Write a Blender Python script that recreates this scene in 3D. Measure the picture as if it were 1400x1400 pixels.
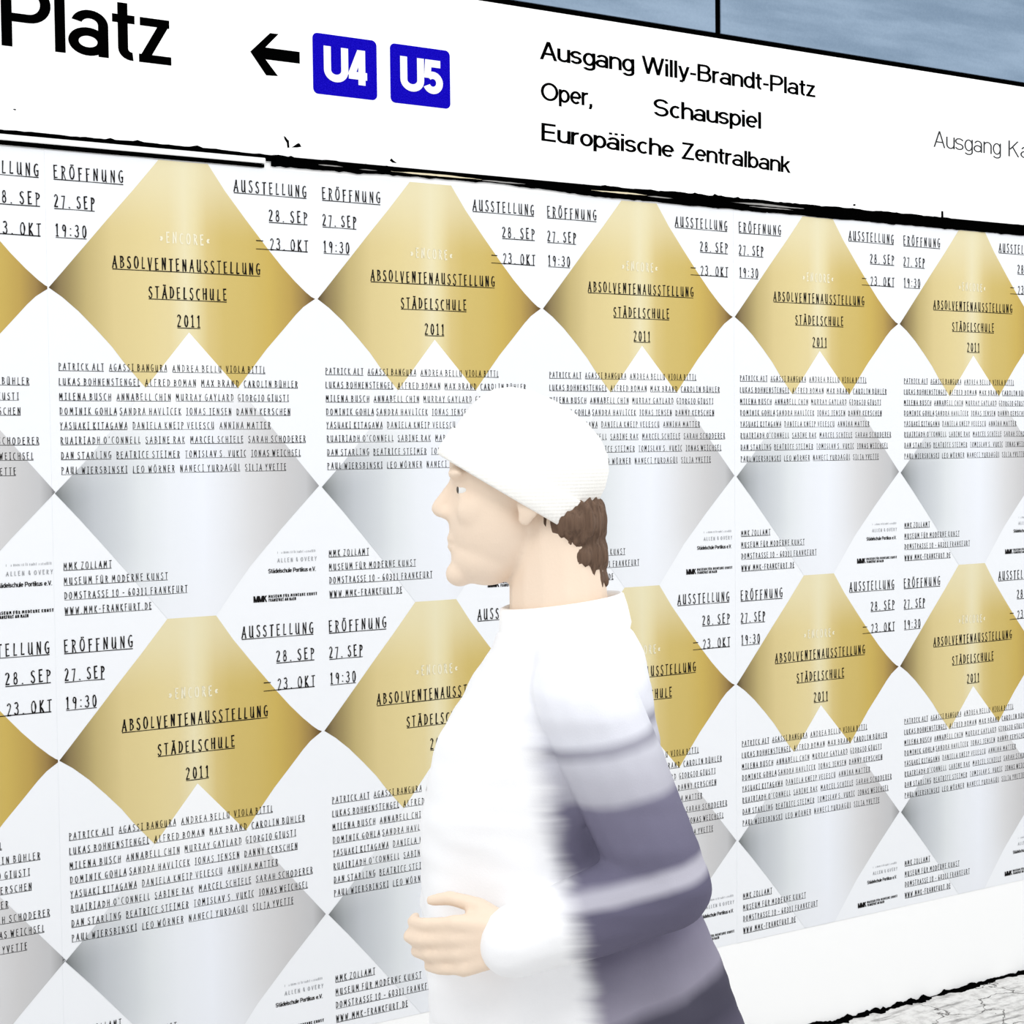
import bpy, bmesh, math, random
from mathutils import Vector, Matrix, noise

# ------------------------------------------------------------------ camera, world, lights, exposure
S = bpy.context.scene
COL = S.collection
for ob in list(bpy.data.objects):
    bpy.data.objects.remove(ob)
ZF = 2.07            # height of the posters' tip line reference above the floor
YAW, PITCH, ROLL = -0.555618, -0.0405867, -0.0109008
FPX = 2198.64
cam = bpy.data.cameras.new('camera')
cam.sensor_width = 36.0
cam.lens = 36.0 * FPX / 1400.0
cam.clip_start = 0.05
camo = bpy.data.objects.new('camera', cam)
COL.objects.link(camo)
RM = Matrix.Rotation(YAW, 4, 'Z') @ Matrix.Rotation(PITCH, 4, 'X') @ Matrix.Rotation(math.pi / 2, 4, 'X') @ Matrix.Rotation(ROLL, 4, 'Z')
camo.matrix_world = Matrix.Translation((-0.927688, -3.259995, ZF - 0.471561)) @ RM
S.camera = camo

w = bpy.data.worlds.new('station_light')
S.world = w
w.use_nodes = True
bg = w.node_tree.nodes['Background']
bg.inputs[0].default_value = (0.965, 0.985, 1.0, 1)
bg.inputs[1].default_value = 0.90

def area(name, loc, rot, sx, sy, power, color=(1, 1, 1)):
    l = bpy.data.lights.new(name, 'AREA')
    l.shape = 'RECTANGLE'
    l.size, l.size_y, l.energy, l.color = sx, sy, power, color
    o = bpy.data.objects.new(name, l)
    COL.objects.link(o)
    o.location = loc
    o.rotation_euler = rot
    return o

# unseen soft area lamps added overhead for gentle direction, in front of the wall
area('added_soft_light', (-1.6, -2.6, 3.6), (math.radians(28), 0, math.radians(-14)), 2.6, 1.2, 42, (1, 0.99, 0.97))
area('added_soft_light', (2.6, -3.0, 3.6), (math.radians(34), 0, math.radians(6)), 3.4, 1.2, 52, (1, 0.995, 0.98))

vs = S.view_settings
vs.view_transform = 'Standard'
vs.look = 'None'
vs.gamma = 1
vs.use_curve_mapping = False
vs.exposure = 0.0
S.display_settings.display_device = 'sRGB'
random.seed(7)

# ------------------------------------------------------------------ helpers
def lin(c):
    c = c / 255.0
    return c / 12.92 if c <= 0.04045 else ((c + 0.055) / 1.055) ** 2.4

def rgb(r, g, b, k=1.0):
    return (lin(r) * k, lin(g) * k, lin(b) * k, 1)

def mat(name, color, rough=0.6, spec=0.2, bump=0.0, bscale=40.0, emis=0.0, metal=0.0):
    m = bpy.data.materials.new(name)
    m.use_nodes = True
    nt = m.node_tree
    p = nt.nodes['Principled BSDF']
    p.inputs['Base Color'].default_value = color
    p.inputs['Roughness'].default_value = rough
    p.inputs['Specular IOR Level'].default_value = spec
    p.inputs['Metallic'].default_value = metal
    if emis:
        p.inputs['Emission Color'].default_value = (1, 1, 1, 1)
        p.inputs['Emission Strength'].default_value = emis
    if bump:
        n = nt.nodes.new('ShaderNodeTexNoise')
        n.inputs['Scale'].default_value = bscale
        n.inputs['Detail'].default_value = 5
        g = nt.nodes.new('ShaderNodeNewGeometry')
        nt.links.new(g.outputs['Position'], n.inputs['Vector'])
        b = nt.nodes.new('ShaderNodeBump')
        b.inputs['Strength'].default_value = bump
        b.inputs['Distance'].default_value = 0.01
        nt.links.new(n.outputs['Fac'], b.inputs['Height'])
        nt.links.new(b.outputs['Normal'], p.inputs['Normal'])
    return m

class NT:
    """small node-graph helper"""
    def __init__(s, m):
        s.nt = m.node_tree
        s.p = s.nt.nodes['Principled BSDF']
    def link(s, a, b):
        s.nt.links.new(a, b)
    def math(s, op, a, b=None, c=None, clamp=False):
        n = s.nt.nodes.new('ShaderNodeMath')
        n.operation = op
        n.use_clamp = clamp
        for i, v in enumerate((a, b, c)):
            if v is None:
                continue
            if isinstance(v, (int, float)):
                n.inputs[i].default_value = v
            else:
                s.link(v, n.inputs[i])
        return n.outputs[0]
    def smooth(s, x, lo, hi):
        n = s.nt.nodes.new('ShaderNodeMapRange')
        n.interpolation_type = 'SMOOTHSTEP'
        s.link(x, n.inputs[0])
        n.inputs[1].default_value = lo
        n.inputs[2].default_value = hi
        return n.outputs[0]
    def ramp(s, x, stops):
        n = s.nt.nodes.new('ShaderNodeValToRGB')
        e = n.color_ramp.elements
        while len(e) < len(stops):
            e.new(0.5)
        for el, (pos, c) in zip(e, stops):
            el.position = pos
            el.color = c
        s.link(x, n.inputs[0])
        return n.outputs[0]
    def mix(s, f, a, b):
        n = s.nt.nodes.new('ShaderNodeMix')
        n.data_type = 'RGBA'
        if isinstance(f, (int, float)):
            n.inputs[0].default_value = f
        else:
            s.link(f, n.inputs[0])
        for i, v in ((6, a), (7, b)):
            if isinstance(v, tuple):
                n.inputs[i].default_value = v
            else:
                s.link(v, n.inputs[i])
        return n.outputs[2]
    def xyz(s):
        t = s.nt.nodes.new('ShaderNodeTexCoord')
        d = s.nt.nodes.new('ShaderNodeSeparateXYZ')
        s.link(t.outputs['Object'], d.inputs[0])
        s.obj = t.outputs['Object']
        return d.outputs[0], d.outputs[1], d.outputs[2]
    def pos(s):
        g = s.nt.nodes.new('ShaderNodeNewGeometry')
        return g.outputs['Position']
    def noise(s, vec, scale, detail=4, rough=0.5):
        n = s.nt.nodes.new('ShaderNodeTexNoise')
        s.link(vec, n.inputs['Vector'])
        n.inputs['Scale'].default_value = scale
        n.inputs['Detail'].default_value = detail
        n.inputs['Roughness'].default_value = rough
        return n.outputs['Fac']
    def bump(s, h, strength, dist=0.01):
        b = s.nt.nodes.new('ShaderNodeBump')
        b.inputs['Strength'].default_value = strength
        b.inputs['Distance'].default_value = dist
        s.link(h, b.inputs['Height'])
        s.link(b.outputs['Normal'], s.p.inputs['Normal'])

def mesh_obj(name, verts, faces, material, parent=None, loc=(0, 0, 0), smooth=False):
    me = bpy.data.meshes.new(name)
    me.from_pydata([tuple(v) for v in verts], [], faces)
    me.update()
    if material:
        me.materials.append(material)
    if smooth:
        me.polygons.foreach_set('use_smooth', [True] * len(me.polygons))
    o = bpy.data.objects.new(name, me)
    COL.objects.link(o)
    o.location = loc
    if parent:
        o.parent = parent
    return o

def empty(name, loc=(0, 0, 0), rz=0.0):
    o = bpy.data.objects.new(name, None)
    COL.objects.link(o)
    o.location = loc
    o.rotation_euler = (0, 0, rz)
    o.empty_display_size = 0.1
    return o

def tag(o, label=None, cat=None, group=None, kind=None):
    for k, v in (('label', label), ('category', cat), ('group', group), ('kind', kind)):
        if v:
            o[k] = v
    return o

def box(name, x0, x1, y0, y1, z0, z1, material, parent=None, bevel=0.0):
    bm = bmesh.new()
    bmesh.ops.create_cube(bm, size=1)
    for v in bm.verts:
        v.co = Vector(((x0 + x1) / 2 + v.co.x * (x1 - x0), (y0 + y1) / 2 + v.co.y * (y1 - y0), (z0 + z1) / 2 + v.co.z * (z1 - z0)))
    if bevel:
        bmesh.ops.bevel(bm, geom=list(bm.edges), offset=bevel, segments=2, affect='EDGES')
    me = bpy.data.meshes.new(name)
    bm.to_mesh(me)
    bm.free()
    me.materials.append(material)
    o = bpy.data.objects.new(name, me)
    COL.objects.link(o)
    if parent:
        o.parent = parent
    return o

def fill_outline(pts, y, depth=0.0002):
    """flat polygon (x, z) facing -Y with a tiny thickness; returns verts, faces"""
    n = len(pts)
    vv = [(x, y, z) for x, z in pts] + [(x, y + depth, z) for x, z in pts]
    area2 = sum(pts[i][0] * pts[(i + 1) % n][1] - pts[(i + 1) % n][0] * pts[i][1] for i in range(n))
    idx = list(range(n))
    if area2 < 0:
        idx.reverse()
    ff = [idx]
    for i in range(n):
        a, b = idx[i], idx[(i + 1) % n]
        ff.append([b, a, a + n, b + n])
    return vv, ff
# ------------------------------------------------------------------ setting: floor, wall
K = 0.93
floor_m = mat('worn_concrete', rgb(236, 235, 233, K), rough=0.85, spec=0.1)
g = NT(floor_m)
P_ = g.pos()
vor = g.nt.nodes.new('ShaderNodeTexVoronoi')
vor.feature = 'DISTANCE_TO_EDGE'
vor.inputs['Scale'].default_value = 3.2
wv = g.nt.nodes.new('ShaderNodeVectorMath'); wv.operation = 'ADD'
nz = g.nt.nodes.new('ShaderNodeTexNoise'); nz.inputs['Scale'].default_value = 7; nz.inputs['Detail'].default_value = 6
g.link(P_, nz.inputs['Vector'])
sc_ = g.nt.nodes.new('ShaderNodeVectorMath'); sc_.operation = 'SCALE'; sc_.inputs['Scale'].default_value = 0.35
g.link(nz.outputs['Color'], sc_.inputs[0])
g.link(P_, wv.inputs[0]); g.link(sc_.outputs[0], wv.inputs[1])
g.link(wv.outputs[0], vor.inputs['Vector'])
crack = g.smooth(vor.outputs['Distance'], 0.0, 0.016)
mpf = g.nt.nodes.new('ShaderNodeMapping'); mpf.inputs['Scale'].default_value = (2.2, 15.0, 1.0); mpf.inputs['Rotation'].default_value = (0, 0, 0.02)
g.link(P_, mpf.inputs[0])
smear = g.smooth(g.noise(mpf.outputs[0], 2.2, 9, 0.68), 0.33, 0.50)
blot = g.smooth(g.noise(P_, 30, 8, 0.7), 0.30, 0.58)
c1 = g.mix(blot, rgb(202, 200, 198, K), rgb(238, 237, 235, K))
c2 = g.mix(smear, rgb(150, 148, 147, K), c1)
g.link(g.mix(crack, rgb(96, 94, 92, K), c2), g.p.inputs['Base Color'])
g.bump(crack, 0.3, 0.004)
tag(box('floor', -5.0, 7.0, -6.5, 0.25, -0.2, 0.0, floor_m), kind='structure')

wall_m = mat('white_enamel', rgb(255, 255, 255, 0.985), rough=0.5, spec=0.2)
tag(box('wall_back', -3.2, 6.2, 0.0, 0.22, 0.0, ZF + 0.16, wall_m), kind='structure')
grime_m = mat('black_grime', rgb(6, 6, 6), rough=1.0, spec=0.0)
gap_black_m = mat('black_joint_and_shade', rgb(2, 2, 2), rough=1.0, spec=0.0)  # black stands in for the shade in the gap; also colours the dark joints
grey_m = mat('grey_residue', rgb(150, 148, 146), rough=0.8, spec=0.05)
rail_m = mat('white_rail', rgb(250, 250, 250, 0.95), rough=0.4, spec=0.3)

def jag(x0, x1, step, base, amp, blob=0.0, sd=1):
    r = random.Random(sd)
    out = []
    x = x0
    h = 0
    while x < x1:
        h = 0.55 * h + 0.45 * r.uniform(-1, 1) * 1.6
        e = blob if (blob and r.random() < 0.05) else 0
        out.append((x, base(x) + h * amp + e))
        x += step * r.uniform(0.5, 1.5)
    out.append((x1, base(x1)))
    return out

# ---- joint between sign and posters: shaded gap and ragged dirt painted as black strips, white rail on the left
def strip(name, top, bot, y, depth, material, parent=None):
    """ragged strip made of quads between two height profiles sampled on a shared x grid"""
    xs = sorted(set([p[0] for p in top] + [p[0] for p in bot]))
    def at(pr_, x):
        for (a, za), (b, zb) in zip(pr_, pr_[1:]):
            if a <= x <= b:
                return za + (zb - za) * ((x - a) / (b - a) if b > a else 0)
        return pr_[-1][1]
    vv, ff = [], []
    for x in xs:
        t, b = at(top, x), at(bot, x)
        vv += [(x, y, t), (x, y, b), (x, y + depth, t), (x, y + depth, b)]
    for i in range(len(xs) - 1):
        a, c = 4 * i, 4 * (i + 1)
        ff += [(a, a + 1, c + 1, c), (a + 2, c + 2, c + 3, a + 3), (a, c, c + 2, a + 2), (a + 1, a + 3, c + 3, c + 1)]
    n = len(xs) * 4
    ff += [(0, 2, 3, 1), (n - 4, n - 3, n - 1, n - 2)]
    return mesh_obj(name, vv, ff, material, parent)

def interp(tab):
    def f(x):
        if x <= tab[0][0]: return tab[0][1]
        for (a, za), (b, zb) in zip(tab, tab[1:]):
            if x <= b:
                return za + (zb - za) * (x - a) / (b - a)
        return tab[-1][1]
    return f
top_f = interp([(-2, .1675), (0.45, .1665), (0.62, .1640), (0.8, .1615), (1.06, .1605), (1.2, .1625), (1.45, .1655), (1.78, .1672), (2.2, .1665), (2.9, .1640), (6, .164)])
bot_f = interp([(0.47, .1425), (0.62, .1430), (0.9, .1475), (1.06, .1495), (1.2, .1440), (1.35, .1385), (1.55, .1375), (2.0, .1360), (2.35, .1355), (2.9, .1345), (6, .134)])
Zs = lambda prof: [(x, z + ZF) for x, z in prof]
mid_f = interp([(-2, .1565), (0.30, .1560), (0.48, .1520)])
lo_f = interp([(-2, .1462), (0.35, .1462), (0.472, .1440)])
lb_f = interp([(-2, .1365), (0.472, .1375)])
tag(strip('trim_1', Zs(jag(-3.2, 0.50, .012, top_f, .0016, .004, 3)), Zs(jag(-3.2, 0.50, .02, mid_f, .0006, 0, 4)), -0.0065, 0.006, gap_black_m), kind='structure')
tag(strip('trim_2', Zs(jag(-3.2, 0.472, .05, lo_f, .0003, 0, 5)), Zs(jag(-3.2, 0.472, .05, lb_f, .0004, 0, 6)), -0.0065, 0.006, gap_black_m), kind='structure')
tag(strip('trim_3', Zs(jag(0.49, 6.2, .011, top_f, .0021, .0035, 8)), Zs(jag(0.49, 6.2, .013, bot_f, .0014, -.002, 9)), -0.0065, 0.006, gap_black_m), kind='structure')
tag(box('trim_4', -3.2, 0.474, -0.010, -0.0002, ZF + .1455, ZF + .1572, rail_m, bevel=0.0012), kind='structure')
# grey and tan streaks of torn paper caught in the black gap
for i, (x0, x1, z0, th, c) in enumerate([(0.60, 0.66, .1535, .0022, 'g'), (0.70, 0.745, .1520, .0018, 'g'), (0.78, 1.02, .1535, .0042, 't'), (1.02, 1.14, .1520, .0030, 'g'),
                                         (1.33, 1.50, .1520, .0042, 't'), (1.50, 1.58, .1500, .0025, 'g'), (1.77, 2.02, .1540, .0052, 'g'), (1.83, 1.98, .1475, .0022, 'g')]):
    m_ = grey_m if c == 'g' else None
    if m_ is None:
        m_ = bpy.data.materials.get('tan_residue') or mat('tan_residue', rgb(222, 210, 180), rough=0.8, spec=0.05)
    prof_t = Zs(jag(x0, x1, .012, lambda x: z0 + th * math.sin(math.pi * (x - x0) / (x1 - x0)) * 0.6, .0007, 0, 20 + i))
    prof_b = Zs(jag(x0, x1, .012, lambda x: z0 - th * math.sin(math.pi * (x - x0) / (x1 - x0)) * 0.4, .0006, 0, 40 + i))
    o = strip('torn_paper', prof_t, prof_b, -0.0073, 0.0006, m_)
    where = ('under the blue squares' if x0 < 0.75 else 'above the second upper poster' if x0 < 1.3 else 'above the third upper poster' if x0 < 1.6 else 'above the fourth upper poster')
    what = ['short grey shred', 'tiny grey shred', 'long tan shred', 'thin grey shred', 'tan shred', 'small grey shred', 'long grey shred', 'lower thin grey shred'][i]
    tag(o, what + ' of paper in the black joint ' + where, 'torn paper', 'paper shreds in the black joint')

# ---- blue grey panels above the sign
def panel_mat():
    m = mat('blue_grey_panel', rgb(150, 172, 194), rough=0.45, spec=0.2)
    g = NT(m)
    P2 = g.pos()
    mp2 = g.nt.nodes.new('ShaderNodeMapping'); mp2.inputs['Scale'].default_value = (1.4, 1.4, 9)
    g.link(P2, mp2.inputs[0])
    n1 = g.smooth(g.noise(mp2.outputs[0], 1.6, 4), 0.3, 0.7)
    n2 = g.noise(P2, 160, 3, 0.6)
    f = g.math('ADD', g.math('MULTIPLY', n1, 0.62), g.math('MULTIPLY', n2, 0.38))
    g.link(g.mix(f, rgb(106, 128, 151), rgb(150, 170, 192)), g.p.inputs['Base Color'])
    return m
pm = panel_mat()
JX = 1.7317
TOPZ = ZF + 0.5765
for x0, x1, lab in [(-3.2, JX - 0.0075, 'blue grey wall panel above the sign, left of the black upright joint'), (JX + 0.0075, 6.2, 'blue grey wall panel above the sign, right of the black upright joint')]:
    o = box('wall_panel', x0, x1, -0.004, 0.05, TOPZ + 0.004, ZF + 1.75, pm, bevel=0.002)
    tag(o, lab, 'wall panel', 'blue grey wall panels')
tag(box('trim_5', -3.2, 6.2, 0.0, 0.22, ZF + 0.16, ZF + 1.75, gap_black_m), kind='structure')
tag(box('trim_6', -3.2, 6.2, -0.006, 0.0, TOPZ - 0.008, TOPZ + 0.004, gap_black_m), kind='structure')
tag(box('trim_7', JX - 0.0075, JX + 0.0075, -0.003, 0.0, TOPZ + 0.004, ZF + 1.75, gap_black_m), kind='structure')

# ------------------------------------------------------------------ lettering
def sans_glyph(ch, h):
    """(advance, pieces) of a plain grotesque letter, cap height 1, half stroke h; pieces are v, h, d and a strokes"""
    X = .73                                  # x-height
    rz, rb = (X - 2 * h) / 2, .19
    bowl = ('a', .27, X / 2, rb, rz, 0, 360)
    def ess(wd, H):
        q = (H - 2 * h) / 4
        rx = wd / 2 - h
        return [('a', wd / 2, H - h - q, rx, q, 15, 270), ('a', wd / 2, h + q, rx, q, 90, -165)]
    arch = [('v', .08, 0, X), ('a', .27, .47, .19, X - h - .47, 0, 180), ('v', .46, 0, .47)]
    aa = [('a', .25, .225, .19, .225 - h, 0, 360), ('v', .45, 0, .50), ('a', .275, .50, .175, X - h - .50, 0, 165)]
    T = {
        'a': (.55, aa), 'ä': (.55, aa + [('v', .16, .86, .98), ('v', .38, .86, .98)]),
        'u': (.54, [('v', .08, .26, X), ('a', .27, .26, .19, .26 - h, 180, 360), ('v', .46, 0, X)]),
        's': (.49, ess(.46, X)), 'S': (.66, ess(.62, 1.0)),
        'g': (.54, [bowl, ('v', .46, -.05, X), ('a', .27, -.05, .19, .15, 200, 360)]),
        'n': (.54, arch), 'h': (.54, arch + [('v', .08, X - .1, 1)]), 'r': (.36, [('v', .08, 0, X), ('a', .27, .45, .19, X - h - .45, 75, 180)]),
        'i': (.21, [('v', .10, 0, X), ('v', .10, .87, 1)]), 'l': (.21, [('v', .10, 0, 1)]),
        'y': (.50, [('d', .07, X, .25, 0), ('d', .44, X, .21, -.14), ('h', .07, .22, -.14)]),
        'W': (.98, [('d', .08, 1, .28, 0), ('d', .49, 1, .28, 0), ('d', .49, 1, .70, 0), ('d', .90, 1, .70, 0)]),
        'V': (.68, [('d', .08, 1, .34, 0), ('d', .60, 1, .34, 0)]),
        'A': (.68, [('d', .34, 1, .07, 0), ('d', .34, 1, .61, 0), ('h', .16, .52, .33)]),
        'B': (.68, [('v', .10, 0, 1), ('h', .10, .38, 1 - h), ('h', .10, .40, .53), ('h', .10, .40, h), ('a', .37, (1.53 - h) / 2, .17, (.47 - h) / 2, -90, 90), ('a', .39, (.53 + h) / 2, .19, (.53 - h) / 2, -90, 90)]),
        'd': (.55, [bowl, ('v', .46, 0, 1)]), 'b': (.54, [bowl, ('v', .08, 0, 1)]), 'p': (.54, [bowl, ('v', .08, -.22, X)]),
        't': (.35, [('v', .16, .19, .92), ('h', .02, .32, X - h), ('a', .28, .19, .12, .19 - h, 180, 275)]),
        'z': (.49, [('h', .04, .44, X - h), ('h', .02, .46, h), ('d', .10, h * 1.2, .37, X - h * 1.2)]),
        'O': (.80, [('a', .39, .5, .33, .5 - h, 0, 360)]), 'o': (.54, [bowl]),
        'P': (.67, [('v', .10, 0, 1), ('h', .10, .38, 1 - h), ('h', .10, .38, .46), ('a', .38, (1.46 - h) / 2, .21, (.54 - h) / 2, -90, 90)]),
        'E': (.63, [('v', .10, 0, 1), ('h', .10, .57, 1 - h), ('h', .10, .54, .52), ('h', .10, .58, h)]),
        'K': (.68, [('v', .10, 0, 1), ('d', .55, 1, .14, .44), ('d', .28, .60, .58, 0)]),
        'k': (.50, [('v', .08, 0, 1), ('d', .41, X, .11, .31), ('d', .21, .44, .43, 0)]),
        'e': (.54, [('a', .27, X / 2, .195, rz, 0, 315), ('h', .08, .46, X / 2)]), 'c': (.50, [('a', .27, X / 2, .19, rz, 48, 312)]),
        'Z': (.63, [('h', .05, .57, 1 - h), ('h', .03, .59, h), ('d', .11, h * 1.2, .50, 1 - h * 1.2)]),
        'U': (.72, [('v', .10, .34, 1), ('a', .36, .34, .26, .34 - h, 180, 360), ('v', .62, .34, 1)]),
        '4': (.60, [('v', .42, 0, 1), ('h', .02, .58, .26), ('d', .10, .27, .40, 1)]),
        '5': (.58, [('h', .12, .52, 1 - h), ('d', .15, 1, .11, .46), ('a', .28, .33, .21, .33 - h, 135, -155)]),
        'M': (.84, [('v', .10, 0, 1), ('v', .74, 0, 1), ('d', .12, 1, .42, 0), ('d', .72, 1, .42, 0)]),
        '-': (.34, [('h', .04, .30, .36)]), ',': (.24, [('v', .10, 0, .13), ('d', .115, .03, .06, -.17)]), '.': (.24, [('v', .10, 0, .13)]),
    }
    return T[ch]

def sans(name, text, x, z, material, parent, cap, width=None, weight=.137, y=-0.0008, rot=0.0, track=0.0, shear=0.0):
    """flat grotesque lettering in the XZ plane, cap height cap, fitted to width"""
    h = weight / 2
    polys, lays = [], []
    pen = 0.0
    for ch in text:
        if ch == ' ':
            pen += .30; continue
        adv, pcs = sans_glyph(ch, h)
        for pi, q in enumerate(pcs):
            k = q[0]
            first_ = len(polys)
            if k == 'v':
                polys.append([(pen + q[1] - h, q[2]), (pen + q[1] + h, q[2]), (pen + q[1] + h, q[3]), (pen + q[1] - h, q[3])])
            elif k == 'h':
                polys.append([(pen + q[1], q[3] - h), (pen + q[2], q[3] - h), (pen + q[2], q[3] + h), (pen + q[1], q[3] + h)])
            elif k == 'd':
                _, x0, z0, x1, z1 = q
                hw = h * math.sqrt(1 + ((x1 - x0) / (z1 - z0)) ** 2) * .96
                if z1 < z0:
                    x0, z0, x1, z1 = x1, z1, x0, z0
                polys.append([(pen + x0 - hw, z0), (pen + x0 + hw, z0), (pen + x1 + hw, z1), (pen + x1 - hw, z1)])
            else:
                _, cx, cz, rx, rz, a0, a1 = q
                n = max(6, int(abs(a1 - a0) / 12))
                for i in range(n):
                    t0, t1 = math.radians(a0 + (a1 - a0) * i / n), math.radians(a0 + (a1 - a0) * (i + 1) / n)
                    pp = [(pen + cx + (rx + e) * math.cos(t), cz + (rz + e) * math.sin(t)) for t, e in ((t0, -h), (t0, h), (t1, h), (t1, -h))]
                    if a1 < a0:
                        pp.reverse()
                    polys.append(pp)
            lays += [pi] * (len(polys) - first_)
        pen += adv + track
    lo = min(p[0] for q in polys for p in q); hi = max(p[0] for q in polys for p in q)
    sx = width / (hi - lo) if width else cap
    cr, sr = math.cos(rot), math.sin(rot)
    vv, ff, key = [], [], {}
    for q, ly in zip(polys, lays):
        f = []
        for px, pz in q:
            a, b = (px - lo) * sx, pz * cap
            c = (round(a, 6), round(b, 6), ly)
            if c not in key:
                key[c] = len(vv)
                vv.append((x + a * cr - b * sr, y - ly * 4e-5, z + a * sr + b * cr))
            if key[c] not in f: f.append(key[c])
        if len(f) > 2: ff.append(f)
    return mesh_obj(name, vv, ff, material, parent)

# ------------------------------------------------------------------ station sign
sign_m = mat('backlit_white', rgb(255, 255, 255, 0.95), rough=0.4, spec=0.1, emis=0.25)
black_m = mat('sign_black', rgb(2, 2, 2), rough=1.0, spec=0.0)
thin_m = mat('faded_black', rgb(52, 54, 56), rough=0.7, spec=0.05)
blue_m = mat('sign_blue', rgb(28, 18, 190), rough=0.9, spec=0.0)
g = NT(blue_m)
P3 = g.pos()
g.link(g.mix(g.smooth(g.noise(P3, 420, 3, 0.7), 0.40, 0.62), rgb(12, 4, 166), rgb(28, 18, 190)), g.p.inputs['Base Color'])
bw_m = mat('badge_white', rgb(252, 252, 255, 0.95), rough=0.5, spec=0.1)
sg = empty('station_sign', (0, 0, ZF))
tag(sg, 'long white backlit station sign with black lettering above the posters', 'sign')
box('sign_board', -3.2, 6.2, -0.006, 0.0, .1655, .5685, sign_m, sg, bevel=0.0015)
YL = -0.0068
sans('lettering', 'Platz', -0.0820, .3312, black_m, sg, .1265, .3490, .135, YL)
for t_, x_, z_, w_ in [('Ausgang', 1.1843, .4519, .2790), ('Willy-Brandt-Platz', 1.4860, .4525, .5750), ('Oper,', 1.1862, .3553, .1500), ('Schauspiel', 1.5216, .3512, .3500)]:
    sans('lettering', t_, x_, z_, black_m, sg, .0434, w_, .129, YL, track=-.018)
sans('lettering', 'Europäische', 1.1862, .2592, black_m, sg, .0425, .3990, .129, YL, rot=-.0185, track=-.018)
sans('lettering', 'Zentralbank', 1.6090, .2514, black_m, sg, .0425, .3640, .129, YL, rot=-.0185, track=-.018)
for t_, x_, w_ in [('Ausgang', 2.5055, .2760), ('Ka', 2.8130, .0900)]:
    o = sans('lettering', t_, x_, .3608, thin_m, sg, .0460, w_, .075, YL, track=-.03)
    tag(o, 'thin faded grey lettering')
# arrow: straight shaft with two slanted barbs
def poly(name, pts, material, parent, y, depth=0.0004):
    vv, ff = fill_outline(pts, y, depth)
    return mesh_obj(name, vv, ff, material, parent)
poly('arrow', [(.4440, .3815), (.4905, .4265), (.5105, .4270), (.4790, .3945), (.5595, .3945), (.5595, .3690), (.4790, .3690), (.5075, .3365), (.4800, .3350)], black_m, sg, YL)
def rrect(x0, x1, z0, z1, r, n=6):
    out = []
    for cx, cz, a0 in ((x1 - r, z1 - r, 0), (x0 + r, z1 - r, 90), (x0 + r, z0 + r, 180), (x1 - r, z0 + r, 270)):
        for i in range(n + 1):
            a = math.radians(a0 + 90 * i / n)
            out.append((cx + r * math.cos(a), cz + r * math.sin(a)))
    return out
for x0, x1, txt, t0, t1, lab in [(.5905, .7475, 'U4', .6165, .7225, 'blue U4 line badge'), (.7815, .9365, 'U5', .8065, .9170, 'blue U5 line badge')]:
    b_ = poly('line_badge', rrect(x0, x1, .3085, .4410, .012), blue_m, sg, YL - 0.0006, 0.0008)
    tag(b_, lab)
    sans('badge_lettering', txt, t0, .3380, bw_m, b_, .0770, t1 - t0, .215, YL - 0.0012)
# small black scuffs where the board has chipped
poly('scuff', [(.5185, .2090), (.5232, .2070), (.5272, .2020), (.5305, .2000), (.5315, .1850), (.5270, .1835), (.5255, .1950), (.5205, .2020)], grime_m, sg, YL)
poly('scuff', [(.5365, .1858), (.5430, .1898), (.5500, .1950), (.5540, .1968), (.5570, .1945), (.5600, .1892), (.5500, .1868)], grime_m, sg, YL)
poly('scuff', [(.777, .1780), (.782, .1830), (.786, .1790), (.796, .1730), (.784, .1735)], grime_m, sg, YL)
poly('scuff', [(2.196, .1760), (2.2, .1795), (2.206, .1790), (2.206, .1750), (2.2, .1740)], grime_m, sg, YL)
poly('scuff', [(2.536, .1640), (2.536, .1830), (2.544, .1830), (2.545, .1640)], grime_m, sg, YL)
poly('scuff', [(-0.063, .208), (-0.06, .2095), (-0.056, .2085), (-0.058, .206)], thin_m, sg, YL)

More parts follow.
